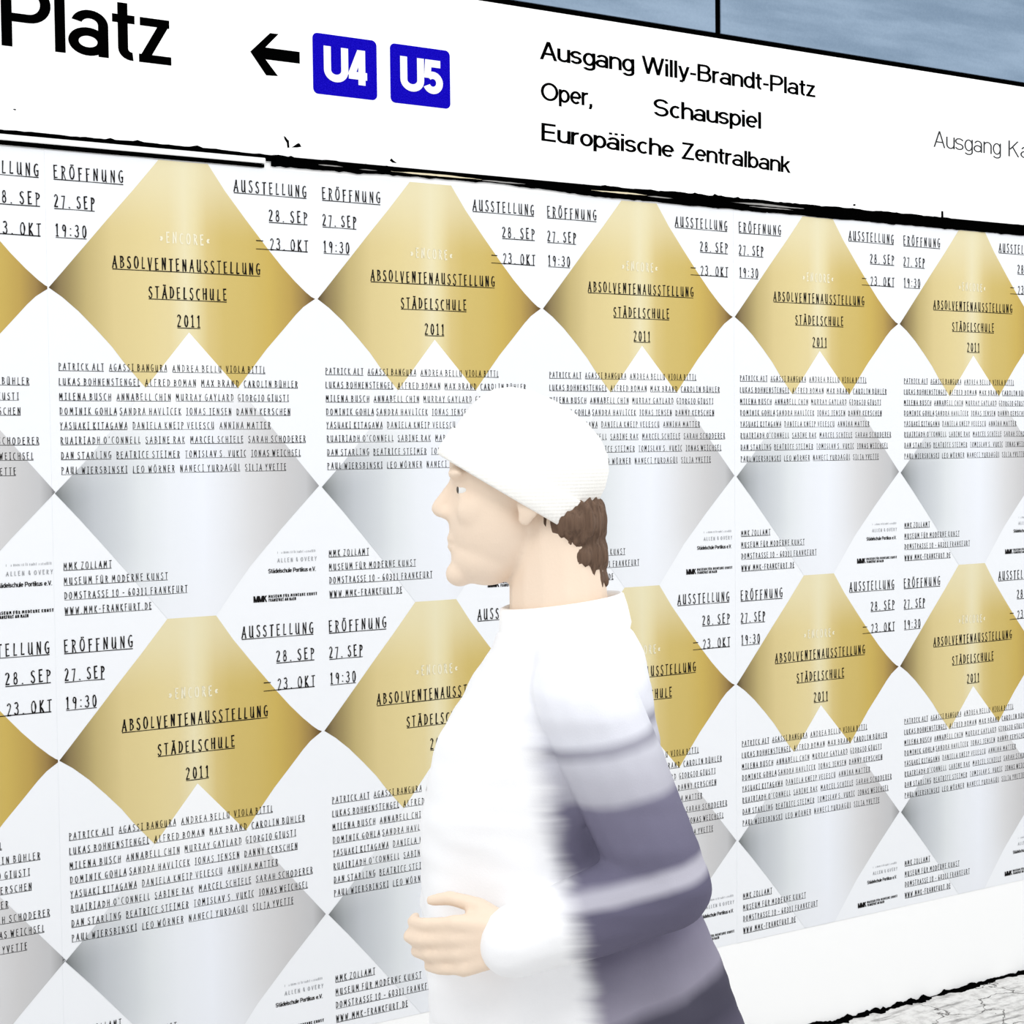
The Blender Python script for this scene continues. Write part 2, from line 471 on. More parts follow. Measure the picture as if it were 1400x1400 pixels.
# ------------------------------------------------------------------ hand-drawn capitals for the posters
def arc(cx, cz, rx, rz, a0, a1, n=7):
    return [(cx + rx * math.cos(math.radians(a0 + (a1 - a0) * i / n)), cz + rz * math.sin(math.radians(a0 + (a1 - a0) * i / n))) for i in range(n + 1)]
LET = {
    'A': (.44, [[(0, -.02), (.17, .62), (.26, 1.0)], [(.26, 1.0), (.30, .6), (.43, -.02)], [(.05, .33), (.40, .33)]]),
    'B': (.38, [[(.04, 0), (.07, .98)], [(.0, .95)] + arc(.10, .76, .21, .21, 90, -90, 5)[0:], [(.08, .54)] + arc(.12, .275, .25, .27, 90, -90, 5) + [(.02, .01)]]),
    'C': (.36, [arc(.24, .5, .22, .50, 60, 290, 9)]),
    'D': (.42, [[(.06, .02), (.09, .97)], [(0, .95)] + arc(.12, .5, .28, .47, 88, -88, 8) + [(.02, .01)]]),
    'E': (.34, [[(.03, .98), (.05, 0)], [(.0, .98), (.30, 1.0)], [(.05, .54), (.24, .56)], [(.03, 0), (.32, .03)]]),
    'F': (.34, [[(.05, .98), (.07, -.06)], [(.0, .98), (.33, 1.0)], [(.06, .50), (.25, .53)]]),
    'G': (.40, [arc(.24, .5, .22, .50, 62, 300, 9) + [(.36, .16), (.37, .44)], [(.24, .43), (.40, .45)]]),
    'H': (.42, [[(.04, .99), (.05, 0)], [(.37, 1.0), (.36, -.02)], [(.05, .5), (.37, .54)]]),
    'I': (.28, [[(.14, 1.0), (.14, 0)], [(.02, 1.0), (.26, 1.0)], [(.02, 0), (.26, 0)]]),
    'J': (.32, [[(.24, 1.0), (.24, .12)] + arc(.13, .08, .11, .18, 0, -120, 4), [(.10, 1.0), (.34, 1.0)]]),
    'K': (.40, [[(.06, 1.0), (.07, 0)], [(.36, 1.0), (.08, .48), (.22, .28), (.40, -.06)]]),
    'L': (.32, [[(.09, 1.0), (.05, .02), (.31, .03)]]),
    'M': (.52, [[(.03, -.02), (.08, 1.0), (.25, .32), (.43, 1.0), (.48, -.02)]]),
    'N': (.42, [[(.04, -.02), (.06, 1.0), (.35, .0), (.37, 1.02)]]),
    'O': (.44, [arc(.22, .5, .20, .50, 100, 460, 14)]),
    'P': (.36, [[(.06, -.08), (.08, .98)], [(.0, .96)] + arc(.11, .73, .22, .24, 88, -92, 6)]),
    'R': (.38, [[(.06, -.02), (.08, .98)], [(.0, .96)] + arc(.11, .74, .21, .23, 88, -92, 6) + [(.18, .42), (.37, -.06)]]),
    'S': (.36, [arc(.20, .77, .15, .22, 40, 210, 6) + [(.22, .5)] + arc(.17, .23, .16, .25, 55, -160, 7)]),
    'T': (.38, [[(.19, 1.0), (.18, -.03)], [(.0, .99), (.38, 1.01)]]),
    'U': (.44, [[(.05, 1.0), (.05, .25)] + arc(.19, .2, .14, .2, 180, 340, 5) + [(.36, .4), (.37, 1.0)], [(.37, .5), (.38, .02), (.44, -.03)]]),
    'V': (.40, [[(.01, 1.0), (.19, -.03), (.39, 1.02)]]),
    'W': (.54, [[(.01, 1.0), (.13, -.02), (.27, .82), (.40, -.02), (.53, 1.02)]]),
    'X': (.40, [[(.02, 1.0), (.38, 0)], [(.37, 1.0), (.02, 0)]]),
    'Y': (.38, [[(.02, 1.0), (.19, .50), (.37, 1.0)], [(.19, .5), (.17, -.05)]]),
    'Z': (.38, [[(.03, .98), (.35, 1.0), (.02, .01), (.37, .02)]]),
    '0': (.38, [arc(.19, .5, .16, .50, 100, 460, 13)]),
    '1': (.28, [[(.03, .84), (.14, 1.0), (.14, 0)], [(.02, 0), (.26, 0)]]),
    '2': (.36, [arc(.17, .76, .15, .24, 160, -30, 6) + [(.03, .01), (.34, .02)]]),
    '3': (.36, [arc(.15, .77, .16, .22, 140, -80, 6), [(.14, .55)] + arc(.14, .26, .19, .27, 80, -150, 7)]),
    '5': (.36, [[(.32, 1.0), (.08, .98), (.06, .58)] + arc(.15, .29, .18, .30, 100, -150, 7)]),
    '6': (.36, [arc(.30, .5, .25, .52, 95, 180, 5) + arc(.19, .25, .14, .26, 180, 540, 9)]),
    '7': (.34, [[(.02, .97), (.32, 1.0), (.14, -.02)]]),
    '8': (.36, [arc(.18, .76, .12, .23, 270, -90, 9), arc(.18, .26, .15, .27, 90, 450, 10)]),
    '&': (.40, [[(.38, .40), (.22, .02), (.05, .18), (.10, .46), (.26, .72), (.20, .98), (.10, .84), (.36, -.02)]]),
    '9': (.36, [arc(.18, .73, .14, .25, 0, 360, 10) + [(.32, .55), (.26, -.02)]]),
    '.': (.16, [[(.06, .02), (.09, .05)]]),
    ':': (.20, [[(.09, .10), (.11, .13)], [(.10, .62), (.12, .65)]]),
    '-': (.30, [[(.04, .42), (.26, .44)]]),
    '\u2013': (.56, [[(.02, .62), (.54, .60)]]),
    "'": (.14, [[(.08, 1.04), (.05, .84)]]),
    '\u00bb': (.30, [[(.02, .55), (.13, .38), (.02, .2)], [(.15, .55), (.26, .38), (.15, .2)]]),
    '\u00ab': (.30, [[(.13, .55), (.02, .38), (.13, .2)], [(.26, .55), (.15, .38), (.26, .2)]]),
}
def stroke(vv, ff, pts, wd, y, rnd):
    """variable-width ribbon along pts"""
    if len(pts) < 2: return
    for i in range(1, len(pts) - 1):
        ax, az, bx, bz = pts[i][0] - pts[i - 1][0], pts[i][1] - pts[i - 1][1], pts[i + 1][0] - pts[i][0], pts[i + 1][1] - pts[i][1]
        if ax * bx + az * bz < 0.2 * math.hypot(ax, az) * math.hypot(bx, bz):
            stroke(vv, ff, pts[:i + 1], wd, y, rnd)
            stroke(vv, ff, pts[i:], wd, y, rnd)
            return
    L, R = [], []
    n = len(pts)
    for i, (x, z) in enumerate(pts):
        a = pts[max(i - 1, 0)]; b = pts[min(i + 1, n - 1)]
        dx, dz = b[0] - a[0], b[1] - a[1]
        l = math.hypot(dx, dz) or 1e-9
        nx, nz_ = -dz / l, dx / l
        if i == 0: x -= dx / l * wd * 0.3; z -= dz / l * wd * 0.3
        if i == n - 1: x += dx / l * wd * 0.3; z += dz / l * wd * 0.3
        ww = wd * (0.5 + rnd.uniform(-0.17, 0.17))
        L.append((x + nx * ww, y, z + nz_ * ww)); R.append((x - nx * ww, y, z - nz_ * ww))
    base = len(vv)
    for a, b in zip(L, R): vv.extend((a, b))
    for i in range(n - 1):
        k = base + 2 * i
        ff.append((k, k + 1, k + 3, k + 2))

def script_line(vv, ff, text, x0, x1, z, cap, wd, y, rnd, under=None, track=.40, uw=None):
    """hand capitals fitted between x0 and x1, baseline z, optional underline at height under"""
    units = []
    pen = 0.0
    for ch in text:
        if ch == ' ':
            pen += .34; continue
        base = {'\u00c4': 'A', '\u00d6': 'O', '\u00dc': 'U'}.get(ch, ch)
        w_, st = LET[base]
        st = [list(s) for s in st]
        if base != ch:
            st += [[(w_ * .30, 1.10), (w_ * .30 + .03, 1.15)], [(w_ * .68, 1.10), (w_ * .68 + .03, 1.15)]]
        units.append((pen, st)); pen += w_ + track
    tot = pen - track
    sx = (x1 - x0) / tot
    for p, st in units:
        jx, jz = rnd.uniform(-.012, .012), rnd.uniform(-.03, .03)
        hs = rnd.uniform(.97, 1.04)
        for s in st:
            stroke(vv, ff, [(x0 + (p + a + jx) * sx, z + (b * hs + jz) * cap) for a, b in s], wd, y, rnd)
    if under is not None:
        n = max(2, int((x1 - x0) / .05))
        stroke(vv, ff, [(x0 + (x1 - x0) * i / n, under + rnd.uniform(-.0002, .0002)) for i in range(n + 1)], uw or wd * .8, y, rnd)

ink_m = mat('printed_ink', rgb(22, 20, 20), rough=0.7, spec=0.05)
pale_m = mat('pale_ink', rgb(244, 238, 212, K), rough=0.6, spec=0.1)
greyink_m = mat('grey_ink', rgb(150, 152, 156), rough=0.7, spec=0.05)
PW, PH = 0.594, 0.961

paper_m = mat('poster_paper', rgb(249, 251, 255, .90), rough=0.6, spec=0.12)
g = NT(paper_m)
g.bump(g.noise(g.pos(), 5.5, 3, 0.5), 0.10, 0.02)
# gold print: the printed sheen runs across the diamond, dark at its two side tips
KG = 0.88
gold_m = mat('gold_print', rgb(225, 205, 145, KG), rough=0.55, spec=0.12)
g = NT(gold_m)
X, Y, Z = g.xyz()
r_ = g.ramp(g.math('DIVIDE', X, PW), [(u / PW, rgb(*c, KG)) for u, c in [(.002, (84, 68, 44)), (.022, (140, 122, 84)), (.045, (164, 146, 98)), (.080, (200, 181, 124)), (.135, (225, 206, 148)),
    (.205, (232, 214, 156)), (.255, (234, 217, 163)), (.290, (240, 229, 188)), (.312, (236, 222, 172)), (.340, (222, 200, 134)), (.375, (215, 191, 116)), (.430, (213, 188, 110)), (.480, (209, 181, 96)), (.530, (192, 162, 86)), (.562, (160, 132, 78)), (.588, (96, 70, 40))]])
top_pale = g.smooth(Z, -0.17, -0.01)  # the print itself is paler towards the top
g.link(g.mix(g.math('MULTIPLY', top_pale, 0.62), r_, rgb(240, 232, 198, KG)), g.p.inputs['Base Color'])
g.bump(g.noise(g.pos(), 60, 4, 0.6), 0.08, 0.004)
# silver print: white towards the apex, grey towards the side tips
silver_m = mat('silver_print', rgb(225, 227, 232, K), rough=0.55, spec=0.12)
g = NT(silver_m)
X, Y, Z = g.xyz()
r_ = g.ramp(g.math('DIVIDE', X, PW), [(u / PW, rgb(*c, K)) for u, c in [(.005, (92, 97, 98)), (.022, (138, 142, 144)), (.045, (168, 172, 176)), (.085, (194, 198, 203)), (.150, (213, 217, 221)), (.185, (226, 230, 233)), (.245, (237, 240, 245)),
    (.320, (241, 244, 251)), (.370, (234, 236, 241)), (.430, (222, 222, 224)), (.500, (208, 207, 208)), (.560, (198, 198, 200)), (.588, (160, 160, 162))]])
fade = g.smooth(g.math('ADD', g.math('MULTIPLY', Z, -1), g.math('MULTIPLY', g.math('SUBTRACT', X, .3), .30)), 0.42, 0.64)
a_ = g.mix(fade, rgb(250, 251, 253, K), r_)
low = g.smooth(Z, -0.80, -0.95)
g.link(g.mix(g.math('MULTIPLY', low, .55), a_, rgb(240, 242, 247, K)), g.p.inputs['Base Color'])
g.bump(g.noise(g.pos(), 60, 4, 0.6), 0.06, 0.004)

GOLD = [(.2365, 0), (.3450, 0), (.3826, .0541), (.4292, .1121), (.4801, .173), (.5126, .2098), (.5418, .2391), (.5664, .2609), (.5800, .2710), (.5895, .2752),
        (.5760, .2838), (.5608, .2940), (.543, .311), (.5101, .3473), (.4725, .388), (.4426, .4248), (.4044, .4732), (.297, .60), (.1989, .4746),
        (.1835, .4574), (.1531, .4222), (.1295, .3915), (.0974, .3570), (.0615, .3209), (.029, .2936), (.0016, .2752), (.0247, .2485), (.0575, .21), (.0851, .1778), (.1241, .1318), (.1806, .0669)]
SILV = [(.2962, .3572), (.352, .4174), (.4044, .4740), (.4696, .5450), (.5349, .6220), (.5917, .6880), (.4998, .7800), (.4248, .8593), (.3450, .961), (.2365, .961), (.1528, .8592), (.101, .7985), (.0543, .7449), (.0048, .6908), (.0743, .6212), (.1484, .5378), (.1989, .4750)]

def build_poster():
    root = empty('exhibition_poster')
    box('paper_sheet', -.0010, PW + .0012, -.0005, 0.0, -PH - .0005, 0.0005, paper_m, root)
    d = poly('gold_diamond', [(x, -v) for x, v in GOLD], gold_m, root, -.0008, .0002)
    d['label'] = 'gold printed diamond'
    d = poly('silver_diamond', [(x, -v) for x, v in SILV], silver_m, root, -.0011, .0002)
    d['label'] = 'silver printed diamond'
    rnd = random.Random(11)
    Y_ = -.0014
    def lines(name, rows, material, label=None):
        vv, ff = [], []
        for (t, x0, x1, v, cap, wd, un) in rows:
            script_line(vv, ff, t, x0, x1, -(v - .0036 * (cap / .026) if un else v), cap, wd, Y_, rnd, -v if un else None, uw=.0017 if cap > .02 else .0010)
        o = mesh_obj(name, vv, ff, material, root)
        if label: o['label'] = label
        return o
    H = .0238
    lines('opening_text', [('ERÖFFNUNG', .0170, .1595, .0572, H, .0025, 1), ('27. SEP', .0170, .0985, .1160, H, .0025, 1), ('19:30', .0185, .0805, .1737, H, .0025, 1)], ink_m)
    lines('exhibition_text', [('AUSSTELLUNG', .4030, .5715, .0562, H, .0025, 1), ('28. SEP', .4830, .5730, .1140, H, .0025, 1), ('23. OKT', .4850, .5735, .1725, H, .0025, 0)], ink_m)
    vv, ff = [], []
    stroke(vv, ff, [(.4518, -.1730), (.50, -.1728), (.5725, -.1732)], .0020, Y_, rnd)
    stroke(vv, ff, [(.4525, -.1550), (.4675, -.1550)], .0024, Y_, rnd)
    mesh_obj('date_dash', vv, ff, ink_m, root)
    lines('encore_text', [('»ENCORE«', .2370, .3450, .1710, .0210, .0026, 0)], pale_m, 'pale cream lettering')
    lines('title_text', [('ABSOLVENTENAUSSTELLUNG', .1340, .4590, .2315, H, .0027, 1), ('STÄDELSCHULE', .2100, .3812, .2900, H * .97, .0027, 1), ('2011', .2712, .3210, .3485, H, .0027, 1)], ink_m)
    NM = ['PATRICK ALT|AGASSI BANGURA|ANDREA BELLU|VIOLA BITTL', 'LUKAS BOHNENSTENGEL|ALFRED BOMAN|MAX BRAND|CAROLIN BÜHLER', 'MILENA BUSCH|ANNABELL CHIN|MURRAY GAYLARD|GIORGIO GIUSTI',
          'DOMINIK GOHLA|SANDRA HAVLICEK|JONAS JENSEN|DANNY KERSCHEN', 'YASUAKI KITAGAWA|DANIELA KNEIP VELESCU|ANNINA MATTER', "RUAIRIADH O'CONNELL|SABINE RAK|MARCEL SCHIELE|SARAH SCHODERER",
          'DAN STARLING|BEATRICE STEIMER|TOMISLAV S. VUKIC|JONAS WEICHSEL', 'PAUL WIERSBINSKI|LEO WÖRNER|NANECI YURDAGÜL|SILJA YVETTE']
    XS = [[.0182, .1109, .1227, .2457, .2585, .3666, .378, .4676], [.0178, .1863, .1985, .3087, .3213, .4056, .4185, .5436], [.0180, .1249, .1372, .2527, .2646, .393, .404, .5221], [.0184, .1362, .1432, .2751, .2862, .3877, .4001, .5251],
          [.0186, .1577, .1697, .3477, .361, .4776], [.0191, .1852, .1969, .2817, .2947, .4139, .4259, .5605], [.0193, .1223, .1342, .2701, .283, .4196, .4316, .5484], [.0195, .1562, .1682, .2584, .2713, .4055, .4175, .513]]
    VS = [.4420, .4725, .5028, .5325, .5622, .5922, .6226, .6530]
    rows = []
    for nm, xs, v in zip(NM, XS, VS):
        for k, t in enumerate(nm.split('|')):
            rows.append((t, xs[2 * k], xs[2 * k + 1], v, .0134, .00135, 1))
    lines('name_list', rows, ink_m)
    lines('address_text', [('MMK ZOLLAMT', .0193, .1184, .8482, .0138, .0014, 1), ('MUSEUM FÜR MODERNE KUNST', .0193, .2383, .8788, .0138, .0014, 1), ('DOMSTRASSE 10 - 60311 FRANKFURT', .0196, .2814, .9086, .0138, .0014, 1), ('WWW.MMK-FRANKFURT.DE', .0200, .2019, .9395, .0138, .0014, 1)], ink_m)
    # partner lines bottom right; the topmost is too small to read in the photograph
    vv, ff = [], []
    x = .4895
    while x < .5815:
        hh = rnd.uniform(.003, .0055)
        if rnd.random() < .85:
            stroke(vv, ff, [(x, -.8345), (x + .0002, -.8345 + hh)], .0009, Y_, rnd)
        x += rnd.uniform(.0018, .0034)
    mesh_obj('partner_line', vv, ff, greyink_m, root)
    lines('partner_text', [('ALLEN & OVERY', .4893, .5823, .8535, .0085, .0012, 0)], greyink_m)
    sans('partner_text', 'Städelschule Portikus e.V.', .4671, -.8768, ink_m, root, .0098, .1135, .17, Y_)
    sans('museum_logo', 'MMK', .4313, -.9388, ink_m, root, .0140, .0318, .24, Y_)
    lines('museum_text', [('MUSEUM FÜR MODERNE KUNST', .4671, .5820, .9300, .0052, .0016, 0), ('FRANKFURT AM MAIN', .4671, .5311, .9382, .0052, .0016, 0)], ink_m)
    return root

def copy_tree(o):
    c = o.copy(); COL.objects.link(c)
    for ch in list(o.children):
        k = ch.copy(); COL.objects.link(k); k.parent = c
    return c

proto = build_poster()
LAB = {
    (0, -1): 'diamond poster cut by left frame edge, upper row below the Platz lettering',
    (0, 0): 'whole diamond poster in upper row below the black arrow and white rail end',
    (0, 1): 'diamond poster in upper row below the blue U5 square, behind the white cap',
    (0, 2): 'upper row diamond poster just right of the white cap',
    (0, 3): 'upper row diamond poster below the black upright panel joint, second from right edge',
    (0, 4): 'diamond poster at right frame edge, upper row below the faded Ausgang lettering',
    (1, -1): 'diamond poster in lower left corner, cut by the left frame edge',
    (1, 0): 'uncovered diamond poster in lower row, left of the person',
    (1, 1): 'lower row diamond poster whose right half hides behind the white coat front',
    (1, 2): 'lower row diamond poster mostly hidden behind the dark striped coat back',
    (1, 3): 'lower row diamond poster right of the dark coat back, above bare white wall',
    (1, 4): 'diamond poster at right frame edge, lower row above the bare white wall',
}
first = True
for r in (0, 1):
    for c in (-1, 0, 1, 2, 3, 4):
        o = proto if first else copy_tree(proto)
        first = False
        dx = .0085 if c == -1 else 0
        o.location = (c * PW + dx, -.0004 - {-1: 0, 0: .0006, 1: .0003, 2: 0, 3: .0006, 4: .0003}[c] - (.0002 if r else 0), ZF + .1345 - r * PH)
        tag(o, LAB[(r, c)], 'poster', 'exhibition posters in two rows')

# ------------------------------------------------------------------ dirt along the foot of the wall
def dirt(name, label, x0, x1, hz, hy, sd, step=.005):
    r = random.Random(sd)
    vv, ff = [], []
    n = int((x1 - x0) / step)
    for i in range(n + 1):
        x = x0 + (x1 - x0) * i / n
        e = min(1, min(i, n - i) / 6.0)
        nz1 = noise.noise(Vector((x * 11, sd, 0))) + .55 * noise.noise(Vector((x * 37, sd, 3))) + .3 * noise.noise(Vector((x * 95, sd, 7)))
        nz2 = noise.noise(Vector((x * 7, sd + 9, 0))) + .6 * noise.noise(Vector((x * 29, sd + 9, 3))) + .35 * noise.noise(Vector((x * 80, sd, 5)))
        a = e * hz * max(.05, .42 + .75 * nz1)
        b = e * hy * max(.03, .40 + .85 * nz2)
        vv += [(x, -.0002, a), (x, -.003, a), (x, -.004, .0015), (x, -.004 - b, .0012), (x, -.004 - b, .0002)]
    for i in range(n):
        for k in range(4):
            p = i * 5 + k
            ff.append((p, p + 1, p + 6, p + 5))
    return mesh_obj(name, vv, ff, grime_m)
tag(dirt('wall_grime', '', 1.2, 2.50, .022, .034, 3), 'long black ragged grime line where the white wall meets the floor, bottom right', 'grime', kind=None)
tag(dirt('wall_grime', '', 2.46, 6.0, .015, .022, 6), 'thinner black grime line at the wall foot by the right frame edge', 'grime', kind=None)
PERSON_LOC = (0.296, -1.406, 0.0)
# ------------------------------------------------------------------ the passer-by
def capsule(bm, a, b, ra, rb, seg=14, flat=None):
    """tapered capsule between a and b; flat = (axis vector, factor) squashes along one axis"""
    a, b = Vector(a), Vector(b)
    d = (b - a)
    L = d.length
    z = d.normalized() if L > 1e-6 else Vector((0, 0, 1))
    x = z.orthogonal().normalized()
    y = z.cross(x)
    rings = []
    prof = []
    for i in range(5):
        t = math.pi / 2 * (1 - i / 4.0)
        prof.append((-math.sin(t) * ra, math.cos(t) * ra))
    for i in range(5):
        t = math.pi / 2 * (i / 4.0)
        prof.append((L + math.sin(t) * rb, math.cos(t) * rb))
    for h, r in prof:
        r = max(r, 1e-4)
        rings.append([bm.verts.new(a + z * h + (x * math.cos(2 * math.pi * k / seg) + y * math.sin(2 * math.pi * k / seg)) * r) for k in range(seg)])
    for r0, r1 in zip(rings, rings[1:]):
        for k in range(seg):
            bm.faces.new((r0[k], r0[(k + 1) % seg], r1[(k + 1) % seg], r1[k]))
    bm.faces.new(list(reversed(rings[0])))
    bm.faces.new(rings[-1])

def ellipsoid(bm, c, r, rot=None):
    m = Matrix.Translation(c) @ (rot or Matrix.Identity(4)) @ Matrix.Diagonal((r[0], r[1], r[2], 1))
    bmesh.ops.create_uvsphere(bm, u_segments=24, v_segments=16, radius=1, matrix=m)

def loft(bm, rings, seg=48):
    """rings of (z, x_front, x_back, half width y, cy); closed tube"""
    rr = []
    for z, xf, xb, ry, cy in rings:
        cx, rx = (xf + xb) / 2, (xb - xf) / 2
        row = []
        for k in range(seg):
            t = 2 * math.pi * k / seg
            c, s = math.cos(t), math.sin(t)
            e = 0.86
            row.append(bm.verts.new((cx + rx * math.copysign(abs(c) ** e, c), cy + ry * math.copysign(abs(s) ** e, s), z)))
        rr.append(row)
    for r0, r1 in zip(rr, rr[1:]):
        for k in range(seg):
            bm.faces.new((r0[k], r0[(k + 1) % seg], r1[(k + 1) % seg], r1[k]))
    bm.faces.new(list(reversed(rr[0])))
    bm.faces.new(rr[-1])

def remesh(name, bm, voxel, smooth_it, material, parent, shape=None, sub=False):
    bmesh.ops.recalc_face_normals(bm, faces=bm.faces)
    me = bpy.data.meshes.new(name + '_raw')
    bm.to_mesh(me)
    bm.free()
    o = bpy.data.objects.new(name + '_raw', me)
    COL.objects.link(o)
    r = o.modifiers.new('r', 'REMESH')
    r.mode = 'VOXEL'
    r.voxel_size = voxel
    s = o.modifiers.new('s', 'SMOOTH')
    s.factor = 0.5
    s.iterations = smooth_it
    dg = bpy.context.evaluated_depsgraph_get()
    me2 = bpy.data.meshes.new_from_object(o.evaluated_get(dg))
    bpy.data.objects.remove(o)
    bpy.data.meshes.remove(me)
    me2.name = name
    if shape:
        for v in me2.vertices:
            v.co = shape(v.co.copy())
    me2.materials.clear()
    me2.materials.append(material)
    me2.polygons.foreach_set('use_smooth', [True] * len(me2.polygons))
    q = bpy.data.objects.new(name, me2)
    COL.objects.link(q)
    q.parent = parent
    return q

PERSON_RZ = math.radians(-30)
pr = empty('person', PERSON_LOC, PERSON_RZ)
tag(pr, 'person in white cap and white coat with slate striped back walking left past the posters', 'person')

# skin ---------------------------------------------------------------
skin = mat('skin', rgb(244, 222, 200, 0.95), rough=0.5, spec=0.3, bump=0.05, bscale=300)
bm = bmesh.new()
HX, HZ = -0.052, 1.572
ellipsoid(bm, (HX, 0, HZ), (0.096, 0.074, 0.094))
ellipsoid(bm, (HX - 0.03, 0, 1.50), (0.068, 0.064, 0.085))
ellipsoid(bm, (HX - 0.045, 0, 1.447), (0.05, 0.048, 0.04))
ellipsoid(bm, (HX - 0.083, 0, 1.424), (0.02, 0.024, 0.018))          # chin
capsule(bm, (HX - 0.085, 0, 1.552), (HX - 0.108, 0, 1.515), 0.009, 0.0135)   # nose
ellipsoid(bm, (HX - 0.100, 0.010, 1.508), (0.012, 0.009, 0.009))
ellipsoid(bm, (HX - 0.100, -0.010, 1.508), (0.012, 0.009, 0.009))
ellipsoid(bm, (HX - 0.088, 0, 1.473), (0.013, 0.022, 0.0065))        # lips
ellipsoid(bm, (HX - 0.087, 0, 1.461), (0.013, 0.019, 0.0070))
for sgn in (-1, 1):
    ellipsoid(bm, (HX - 0.084, sgn * 0.030, 1.563), (0.014, 0.028, 0.009))     # brow ridge
    ellipsoid(bm, (HX - 0.0745, sgn * 0.031, 1.5475), (0.0130, 0.0140, 0.0068))   # upper lid
    ellipsoid(bm, (HX - 0.0740, sgn * 0.031, 1.5335), (0.0120, 0.0135, 0.0045))   # lower lid
    ellipsoid(bm, (HX - 0.055, sgn * 0.040, 1.512), (0.032, 0.020, 0.028))     # cheek
    ellipsoid(bm, (HX + 0.012, sgn * 0.076, 1.527), (0.018, 0.008, 0.030), Matrix.Rotation(0.25, 4, 'Y'))   # ear
    ellipsoid(bm, (HX + 0.005, sgn * 0.073, 1.502), (0.010, 0.007, 0.011))
capsule(bm, (-0.004, 0, 1.50), (0.004, 0, 1.33), 0.062, 0.072)          # neck
for sgn in (-1, 1):
    capsule(bm, (0.012, sgn * 0.02, 1.33), (0.02, sgn * 0.155, 1.28), 0.045, 0.050)
ellipsoid(bm, (0.0, 0, 1.18), (0.10, 0.155, 0.17))
ellipsoid(bm, (0.0, 0, 1.00), (0.095, 0.14, 0.16))
ellipsoid(bm, (0.01, 0, 0.88), (0.105, 0.16, 0.11))
# near (left) arm bent forward, far arm swinging
SH = {-1: (0.02, -0.165, 1.285), 1: (0.02, 0.165, 1.285)}
EL = {-1: (0.120, -0.225, 1.045), 1: (0.10, 0.215, 1.04)}
WR = {-1: (-0.060, -0.232, 0.985), 1: (0.10, 0.225, 0.80)}
for s in (-1, 1):
    capsule(bm, SH[s], EL[s], 0.048, 0.038)
    capsule(bm, EL[s], WR[s], 0.036, 0.025)
def hand(bm, wr, d, u, n):
    wr, d, u, n = Vector(wr), Vector(d).normalized(), Vector(u).normalized(), Vector(n).normalized()
    for k in range(4):
        base = wr + d * (0.088 - 0.004 * abs(k - 1)) + u * (0.030 - 0.0195 * k)
        capsule(bm, wr + d * 0.01 + u * (0.014 - 0.009 * k), base, 0.015, 0.0115)
        ln = (0.92, 1.0, 0.94, 0.76)[k]
        p1 = base + d * 0.040 * ln + n * 0.012
        p2 = p1 + d * 0.018 * ln + n * 0.021 * ln
        p3 = p2 - d * 0.004 * ln + n * 0.020 * ln
        capsule(bm, base, p1, 0.0092, 0.0085)
        capsule(bm, p1, p2, 0.0085, 0.0078)
        capsule(bm, p2, p3, 0.0078, 0.0066)
    t0 = wr + d * 0.022 + u * 0.016 + n * 0.008
    t1 = wr + d * 0.052 + u * 0.043 + n * 0.018
    t2 = t1 + d * 0.034 + u * 0.012 + n * 0.008
    t3 = t2 + d * 0.024 - u * 0.002 + n * 0.007
    capsule(bm, t0, t1, 0.016, 0.0115)
    capsule(bm, t1, t2, 0.0108, 0.0095)
    capsule(bm, t2, t3, 0.0095, 0.0078)
hand(bm, WR[-1], (-0.97, 0.03, -0.12), (-0.12, 0, 0.98), (0, 1, 0))
hand(bm, WR[1], (-0.15, 0, -0.98), (-0.98, 0, 0.15), (0, -1, 0))
# legs in mid-stride: near leg back, far leg forward
HP = {-1: (0.01, -0.085, 0.86), 1: (0.01, 0.085, 0.86)}
KN = {-1: (0.06, -0.085, 0.47), 1: (-0.16, 0.085, 0.48)}
AN = {-1: (0.31, -0.085, 0.16), 1: (-0.27, 0.085, 0.085)}
for s in (-1, 1):
    capsule(bm, HP[s], KN[s], 0.082, 0.055)
    capsule(bm, KN[s], AN[s], 0.052, 0.036)
capsule(bm, AN[-1], (0.215, -0.085, 0.05), 0.034, 0.018)
capsule(bm, AN[1], (-0.40, 0.085, 0.050), 0.034, 0.018)
body = remesh('body', bm, 0.0042, 5, skin, pr)

white_eye = mat('eye_white', rgb(240, 240, 238), rough=0.2, spec=0.5)
iris_m = mat('iris', rgb(70, 60, 50), rough=0.2, spec=0.5)
for sgn in (-1, 1):
    b2 = bmesh.new()
    ellipsoid(b2, (HX - 0.0735, sgn * 0.031, 1.541), (0.0120, 0.0120, 0.0115))
    me = bpy.data.meshes.new('eye'); b2.to_mesh(me); b2.free()
    me.materials.append(white_eye)
    e = bpy.data.objects.new('eye', me); COL.objects.link(e); e.parent = pr
    b2 = bmesh.new()
    ellipsoid(b2, (HX - 0.0835, sgn * 0.0330, 1.541), (0.0026, 0.0055, 0.0055))
    me = bpy.data.meshes.new('iris'); b2.to_mesh(me); b2.free()
    me.materials.append(iris_m)
    i_ = bpy.data.objects.new('iris', me); COL.objects.link(i_); i_.parent = e

